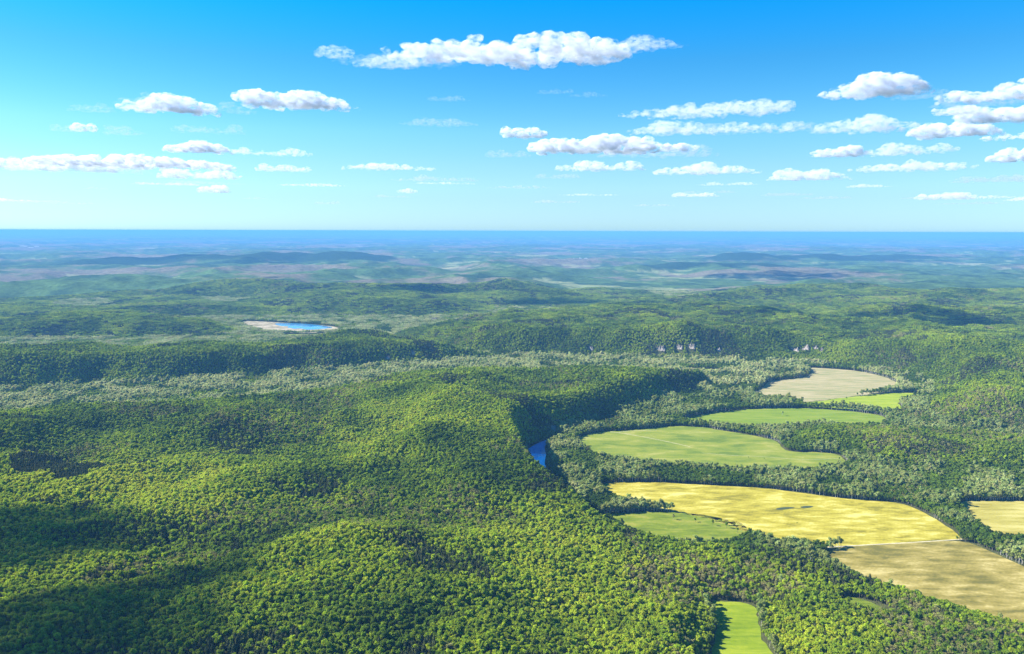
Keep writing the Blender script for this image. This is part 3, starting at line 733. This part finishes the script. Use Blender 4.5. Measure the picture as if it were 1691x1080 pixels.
# ---------------------------------------------------------------- lone trees in the open
LONE = [(1292, 686, 'pale', .9, 'small pale tree standing alone in the upper meadow with a long shadow'), (1177, 868, 'broadleaf', .9, 'round dark tree in the glade, left of the pair near its middle'),
        (1200, 872, 'broadleaf', 1.05, 'wide dark tree in the glade, right of the pair near its middle'), (1112, 858, 'pale', .8, 'pale tree at the upper left side of the glade'), (1148, 862, 'broadleaf', .7, 'small round tree near the upper edge of the glade'),
        (1218, 880, 'broadleaf', .8, 'dark tree near the right end of the glade'), (1398, 660, 'broadleaf', .75, 'little dark tree on the line between tan field and lime field'), (1475, 647, 'pine', .9, 'upright dark tree at the right end of the tan field'),
        (1236, 757, 'broadleaf', .45, 'tiny dark bush on the pasture, left of two'), (1262, 759, 'broadleaf', .4, 'tiny dark bush on the pasture, right of two'), (1316, 866, 'broadleaf', .35, 'tiny bush in the yellow field below the puddles'),
        (1386, 760, 'broadleaf', .6, 'small bush beside the bare patch at the right end of the pasture'), (1160, 728, 'broadleaf', .4, 'low bush on the upper part of the pasture'), (1288, 990, 'pale', 1.2, 'tall pale tree right of the small bright green field')]
for k, (a, b, sp, sc, lab) in enumerate(LONE):
    x_, y_ = G(a, b, 0); make_tree(sp, k % 5, x_, y_, float(H(np.array([x_]), np.array([y_]))[0]), sc, k * 1.3, .35 if sp != 'pale' else .6, lab)

# ---------------------------------------------------------------- far white buildings
M_WALL = simple_mat('white_wall', (.82, .80, .76), .6); M_ROOF = simple_mat('pale_roof', (.85, .86, .88), .4)
def shed(px, py, L, wdt, ht, rot, lab, grp):
    x, y = G(px, py, 40); z = float(H(np.array([x]), np.array([y]))[0])
    e = bpy.data.objects.new('warehouse', None); C.objects.link(e); e.location = (x, y, z); e.rotation_euler = (0, 0, rot); props(e, lab, 'building', grp)
    a, b = L / 2, wdt / 2
    wv_ = [(-a, -b, -3), (a, -b, -3), (a, b, -3), (-a, b, -3), (-a, -b, ht), (a, -b, ht), (a, b, ht), (-a, b, ht), (-a, 0, ht * 1.4), (a, 0, ht * 1.4)]
    o = bpy.data.objects.new('wall', mk_mesh('wall', wv_, [[0, 1, 5, 4], [2, 3, 7, 6], [1, 2, 6, 9, 5], [3, 0, 4, 8, 7]], [M_WALL])); C.objects.link(o); o.parent = e
    g = 1.5
    rv = [(-a - g, -b - g, ht), (a + g, -b - g, ht), (a + g, 0, ht * 1.4 + .6), (-a - g, 0, ht * 1.4 + .6), (a + g, b + g, ht), (-a - g, b + g, ht), (-a - g, -b - g, ht + .8), (a + g, -b - g, ht + .8), (a + g, 0, ht * 1.4 + 1.4), (-a - g, 0, ht * 1.4 + 1.4), (a + g, b + g, ht + .8), (-a - g, b + g, ht + .8)]
    o = bpy.data.objects.new('roof', mk_mesh('roof', rv, [[3, 2, 1, 0], [5, 4, 2, 3], [6, 7, 8, 9], [9, 8, 10, 11], [0, 1, 7, 6], [4, 5, 11, 10]], [M_ROOF])); C.objects.link(o); o.parent = e
rb = random.Random(3)
for k in range(9): shed(880 + k * 6 + rb.uniform(-2, 2), 391.3 + rb.uniform(-.5, .7), rb.uniform(180, 420), rb.uniform(70, 120), rb.uniform(14, 26), rb.uniform(-.4, .4), 'white building speck in the far town on the horizon, centre', 'buildings of the far town')
for k in range(5): shed(36 + k * 6 + rb.uniform(-2, 2), 412 + rb.uniform(-.7, .7), rb.uniform(60, 120), rb.uniform(30, 50), rb.uniform(9, 14), rb.uniform(-.4, .4), 'white building speck in the distant settlement at the far left', 'buildings of the left settlement')
for k in range(4): shed(950 + k * 8 + rb.uniform(-2, 2), 427 + rb.uniform(-1.2, 1), rb.uniform(40, 70), rb.uniform(20, 35), rb.uniform(8, 12), rb.uniform(-.4, .4), 'pale building speck in the distant farmland right of the middle', 'buildings in the distant farmland')
for k in range(4): shed(606 + k * 7 + rb.uniform(-2, 2), 460 + rb.uniform(-1, 1), rb.uniform(28, 50), rb.uniform(18, 26), rb.uniform(7, 10), rb.uniform(-.4, .4), 'pale building speck in the clearing beyond the pond ridge', 'buildings beyond the pond ridge')

# ---------------------------------------------------------------- clouds
def cloud_mat(name, dens, ccol=(.86, .90, 1.0)):
    m, n, out = new_mat(name)
    v = N(n, 'ShaderNodeVolumePrincipled'); v.inputs['Color'].default_value = (*ccol, 1); v.inputs['Anisotropy'].default_value = .1
    tc = N(n, 'ShaderNodeTexCoord'); at = N(n, 'ShaderNodeAttribute', attribute_name='wisp', attribute_type='OBJECT')
    st_ = N(n, 'ShaderNodeVectorMath', operation='MULTIPLY'); st_.inputs[1].default_value = (.6, .6, 1.25); n.links.new(tc.outputs['Object'], st_.inputs[0])
    sc = N(n, 'ShaderNodeVectorMath', operation='SCALE'); n.links.new(st_.outputs[0], sc.inputs[0]); n.links.new(at.outputs['Fac'], sc.inputs['Scale'])
    nz = N(n, 'ShaderNodeTexNoise', Scale=1.0, Detail=4.0, Roughness=.68); n.links.new(sc.outputs[0], nz.inputs['Vector'])
    mr = N(n, 'ShaderNodeMapRange'); mr.inputs['From Min'].default_value = .44; mr.inputs['From Max'].default_value = .82; mr.inputs['To Min'].default_value = 0; mr.inputs['To Max'].default_value = dens
    n.links.new(nz.outputs['Fac'], mr.inputs['Value']); n.links.new(mr.outputs[0], v.inputs['Density'])
    n.links.new(v.outputs[0], out.inputs['Volume']); return m
CM = [cloud_mat('dense_cloud', .068), cloud_mat('soft_cloud', .024), cloud_mat('thin_cloud', .010, (.62, .72, .97))]
CLOUD_BASE = 1750.0
def cloud_at(px, py):
    d = MR @ Vector(((px - CX) / FPX, -(py - CY) / FPX, -1.0)); zz = CLOUD_BASE
    for _ in range(12):
        t = (zz - CAMZ) / max(d.z, 1e-3); x, y = d.x * t, d.y * t; zz = CLOUD_BASE - (x * x + y * y) / (2 * EARTH)
    return x, y, zz

TEX = []
for k, (sz, dep) in enumerate(((1.0, 4), (1.0, 4))):
    t = bpy.data.textures.new('cloud_noise', 'CLOUDS'); t.noise_scale = 1.0; t.noise_depth = dep; TEX.append(t)
def make_cloud(x0, y0, x1, y1, label, soft=0, lobes=None, seed=0, group=None, top=None, name='cloud', world=None):
    rng = np.random.default_rng(seed + 500)
    if world: cx_, cy_, wd, ht = world; cz = CLOUD_BASE - (cx_ ** 2 + cy_ ** 2) / (2 * EARTH)
    else:
        cx_, cy_, cz = cloud_at((x0 + x1) / 2, y1 - .1 * (y1 - y0))
        dist = math.sqrt(cx_ ** 2 + cy_ ** 2 + (cz - CAMZ) ** 2)
        wd = (x1 - x0) / FPX * dist; ht = (y1 - y0) / FPX * dist * .74
    depth = min(max(wd * .45, ht * .8), wd)
    V, Fc = [], []; n0 = 0; cv, cf = ICO[3]
    nl = lobes or int(8 + 3.2 * wd / ht)
    prof = rng.uniform(.35, 1.0, 9); prof[0] = prof[-1] = .25
    if top: prof = np.interp(np.linspace(0, 1, 9), np.linspace(0, 1, len(top)), top)
    for i in range(nl):
        u = (i + .5) / nl + rng.uniform(-.3, .3) / nl; u = min(.97, max(.03, u))
        edge = min(u, 1 - u) * 2; pr = np.interp(u, np.linspace(0, 1, 9), prof)
        for k in range(3):
            r = ht * pr * rng.uniform(.26, .48) * (1 if k == 0 else .75)
            zc = max(r * .25, ht * pr - r * 1.05) * (1 if k == 0 else rng.uniform(.1, .7))
            p = cv * r * np.array([1.7, 1.7, .82]) + np.array([(u - .5) * wd * .93 + rng.normal(0, .03) * wd, rng.uniform(-.5, .5) * depth * (edge ** .5) * .7, zc])
            p[:, 2] = np.where(p[:, 2] < 0, p[:, 2] * .18, p[:, 2])
            V.append(p); Fc += [[a + n0 for a in f] for f in cf]; n0 += len(p)
    me = bpy.data.meshes.new(name); me.from_pydata([tuple(a) for a in np.vstack(V)], [], Fc)
    o = bpy.data.objects.new(name, me); C.objects.link(o)
    rm = o.modifiers.new('join', 'REMESH'); rm.mode = 'VOXEL'; rm.voxel_size = max(ht / 22, wd / 190)
    for (sc, st) in ((ht * .42, ht * .26), (ht * .13, ht * .12)):
        t = bpy.data.textures.new('cloud_noise', 'CLOUDS'); t.noise_scale = sc; t.noise_depth = 3
        dm = o.modifiers.new('billow', 'DISPLACE'); dm.texture = t; dm.strength = st; dm.mid_level = .5; dm.texture_coords = 'LOCAL'; dm.direction = 'NORMAL'
    # keep noise different for every cloud: shift the mesh in its own space
    off = Vector((rng.uniform(-9, 9) * ht, rng.uniform(-9, 9) * ht, 0)); me.transform(Matrix.Translation(off))
    dg = bpy.context.evaluated_depsgraph_get(); me2 = bpy.data.meshes.new_from_object(o.evaluated_get(dg)); me2.transform(Matrix.Translation(-off))
    o.modifiers.clear(); o.data = me2; bpy.data.meshes.remove(me); me2.name = name
    me2.materials.clear(); me2.materials.append(CM[soft])
    me2.polygons.foreach_set('use_smooth', [True] * len(me2.polygons))
    o['wisp'] = 4.0 / ht; o.location = (cx_, cy_, cz); o.rotation_euler = (0, 0, -math.atan2(cx_, cy_))
    props(o, label, 'cloud', group); return o

CLOUDS = [
 (640, 54, 1045, 104, 'long white and lilac-grey cloud stretched high across the middle of the sky', 0, [.3, .8, .6, .9, .7, 1, .8, 1, .9, .3]),
 (985, 50, 1132, 84, 'thin right tail of the long high cloud, with one white tuft', 1, [.3, .5, .9, .5, .2]),
 (585, 84, 690, 115, 'lilac-grey cloud below the left end of the long high cloud', 1, [.3, .8, .7, .5]),
 (522, 68, 580, 98, 'small white puff just left of the long high cloud', 1, None),
 (408, 139, 590, 184, 'bright white lumpy cloud with blue underside below the small high puff', 0, [.9, .75, .7, .9, .8, .5, .2]),
 (212, 149, 345, 190, 'white cloud with grey veil left of the bright lumpy cloud', 0, [.3, .6, 1, .8, .4]),
 (120, 166, 182, 187, 'faint lilac cloud at the upper left beside the veiled white cloud', 2, None),
 (122, 196, 156, 219, 'little bright white puff at the left of the sky', 0, None),
 (86, 203, 124, 219, 'faint grey cloud touching the little bright puff', 2, None),
 (178, 204, 236, 225, 'faint blue-grey smudge of cloud under the veiled white cloud', 2, None),
 (290, 198, 400, 222, 'pale blue-grey smudge of cloud below the bright lumpy cloud', 2, None),
 (275, 228, 382, 255, 'white flat-bottomed cloud in the left middle of the sky', 0, [.3, .7, 1, .7, .3]),
 (385, 240, 512, 258, 'thin white flat cloud right of the flat-bottomed cloud', 1, None),
 (-40, 250, 170, 284, 'broad grey and white cloud cut by the left edge of the sky', 1, None),
 (705, 155, 774, 168, 'small dark blue-grey streak cloud below the long high cloud', 2, None),
 (660, 192, 788, 209, 'lower blue-grey streak cloud in the middle of the sky', 2, None),
 (887, 143, 948, 156, 'small lilac-grey streak cloud under the right end of the long cloud', 2, None),
 (940, 149, 1003, 161, 'thin blue streak beside the small lilac-grey streak cloud', 2, None),
 (1032, 162, 1292, 195, 'long thin grey-white cloud slanting up to the right', 1, [.3, .6, .8, .7, 1, .8]),
 (1365, 118, 1522, 163, 'white cloud with a dark blue base high on the right', 0, [.2, .6, 1, .9, .3]),
 (1578, 124, 1790, 167, 'white and grey cloud cut by the right edge of the sky, highest there', 0, None),
 (1355, 180, 1515, 222, 'patchy white cloud left of the cloud bank on the right', 1, None),
 (1520, 196, 1640, 229, 'bright white cloud with flat base in the right cloud bank', 0, None),
 (1600, 165, 1760, 203, 'bright white cloud at the right edge, second from the top', 0, None),
 (1548, 170, 1598, 192, 'small white puff above the flat bright cloud on the right', 0, None),
 (1640, 205, 1790, 230, 'white cloud at the right edge below the bright pair', 0, None),
 (1415, 230, 1565, 258, 'flat grey-white cloud in the middle of the right cloud bank', 1, None),
 (1345, 236, 1418, 261, 'small pointed white cloud left of the flat grey-white cloud', 0, None),
 (1425, 260, 1592, 284, 'long low white cloud under the right cloud bank', 1, None),
 (1648, 238, 1760, 268, 'white wedge of cloud cut by the right edge, lowest of the bright ones', 0, None),
 (1270, 272, 1395, 300, 'pale cloud low in the sky above the tan field side', 1, None),
 (828, 203, 898, 230, 'small round white cloud left of the central cloud bank', 0, None),
 (870, 214, 1150, 256, 'wide white and blue-grey cloud bank right of the middle', 0, [.6, .8, .6, .9, .9, .7, .5, .3]),
 (1040, 192, 1325, 222, 'ragged grey-white band above the central cloud bank', 1, None),
 (800, 244, 880, 261, 'faint grey cloud at the left foot of the central bank', 2, None),
 (565, 260, 725, 283, 'thin pale cloud low over the middle left horizon', 1, None),
 (640, 284, 795, 301, 'flat faint cloud strip just below the thin pale cloud', 2, None),
 (425, 266, 515, 285, 'small faint white cloud low in the left middle sky', 1, None),
 (272, 275, 392, 297, 'faint patchy cloud low on the left', 1, None),
 (328, 301, 380, 320, 'little white puff standing alone low on the left', 1, None),
 (910, 258, 1065, 284, 'white patchy cloud low beneath the central bank', 1, None),
 (1080, 262, 1250, 290, 'thin faint cloud low right of the middle', 1, None),
 (880, 283, 960, 296, 'very faint grey cloud low under the patchy cloud', 2, None),
 (1590, 284, 1760, 302, 'faint flat cloud low at the right edge', 2, None),
 (1110, 314, 1190, 326, 'tiny faint white cloud close to the horizon right of middle', 1, None),
 (1520, 316, 1660, 330, 'tiny faint cloud strip close to the horizon on the right', 1, None),
 (655, 308, 690, 320, 'tiny white dot of cloud near the horizon left of middle', 1, None),
]
for k, (x0, y0, x1, y1, lab, soft, top) in enumerate(CLOUDS): make_cloud(x0, y0, x1, y1, lab, soft, seed=k, top=top)
# a low bank of faint clouds far off, just above the horizon
rl = random.Random(21)
for k in range(22):
    x0 = -20 + k * 80 + rl.uniform(-30, 30); yb = rl.uniform(303, 346); wpx = rl.uniform(35, 120)
    make_cloud(x0, yb - rl.uniform(5, 9), x0 + wpx, yb, 'faint streaky cloud in the low bank just above the horizon ' + ('at the left' if x0 < 560 else 'in the middle' if x0 < 1120 else 'at the right'), 2 if k % 3 else 1, seed=200 + k, group='faint clouds low above the horizon')
# lilac veils trailing beside the bigger clouds
for k, (x0, y0, x1, y1, lab) in enumerate([(560, 74, 760, 112, 'thin lilac veil behind the left end of the long high cloud'), (200, 150, 300, 180, 'thin grey veil at the left of the veiled white cloud'), (330, 160, 420, 190, 'faint veil between the veiled white cloud and the bright lumpy one'),
        (1480, 140, 1560, 165, 'faint blue veil right of the high white cloud on the right'), (1130, 196, 1340, 222, 'grey veil at the right end of the ragged band'), (980, 232, 1180, 262, 'blue-grey veil under the central cloud bank'), (60, 255, 230, 288, 'grey veil behind the broad cloud at the left edge'), (1560, 150, 1700, 178, 'lilac veil behind the clouds at the upper right edge')]):
    make_cloud(x0, y0, x1, y1, lab, 2, seed=300 + k)
# clouds added to shade the near hills (out of view) and the far ridge
def shade_cloud(px, py, z, wd, ht, lab, seed):
    x, y = G(px, py, z); k = (CLOUD_BASE + ht * .3 - z) / TOSUN.z
    make_cloud(0, 0, 0, 0, lab, 0, top=[.6, .9, 1, .9, .6], seed=seed, world=(x + TOSUN.x * k, y + TOSUN.y * k, wd, ht))
shade_cloud(30, 880, 105, 330, 150, 'small unseen cloud added left of the view to shade the left hill', 91)
shade_cloud(120, 1030, 108, 520, 160, 'unseen cloud added left of the view to shade the bottom left forest', 92)
shade_cloud(420, 428, 150, 3600, 210, 'wide cloud low in the left sky, added to shade the far blue ridge', 93)

# ---------------------------------------------------------------- haze
m, n, out = new_mat('blue_haze')
v = N(n, 'ShaderNodeVolumePrincipled'); v.inputs['Color'].default_value = (.17, .48, .97, 1); v.inputs['Density'].default_value = 1 / 30000; v.inputs['Anisotropy'].default_value = .0
n.links.new(v.outputs[0], out.inputs['Volume'])
hx, hy0, hy1, hz0, hz1 = 285000, -285000, 285000, -6, CAMZ + 12
vs = [(sx * hx, yy, zz) for zz in (hz0, hz1) for yy in (hy0, hy1) for sx in (-1, 1)]
hm = mk_mesh('haze', vs, [[0, 2, 3, 1], [4, 5, 7, 6], [0, 1, 5, 4], [2, 6, 7, 3], [0, 4, 6, 2], [1, 3, 7, 5]], [m])
ho = bpy.data.objects.new('haze', hm); C.objects.link(ho); props(ho, 'blue haze in the air', None, None, 'stuff')
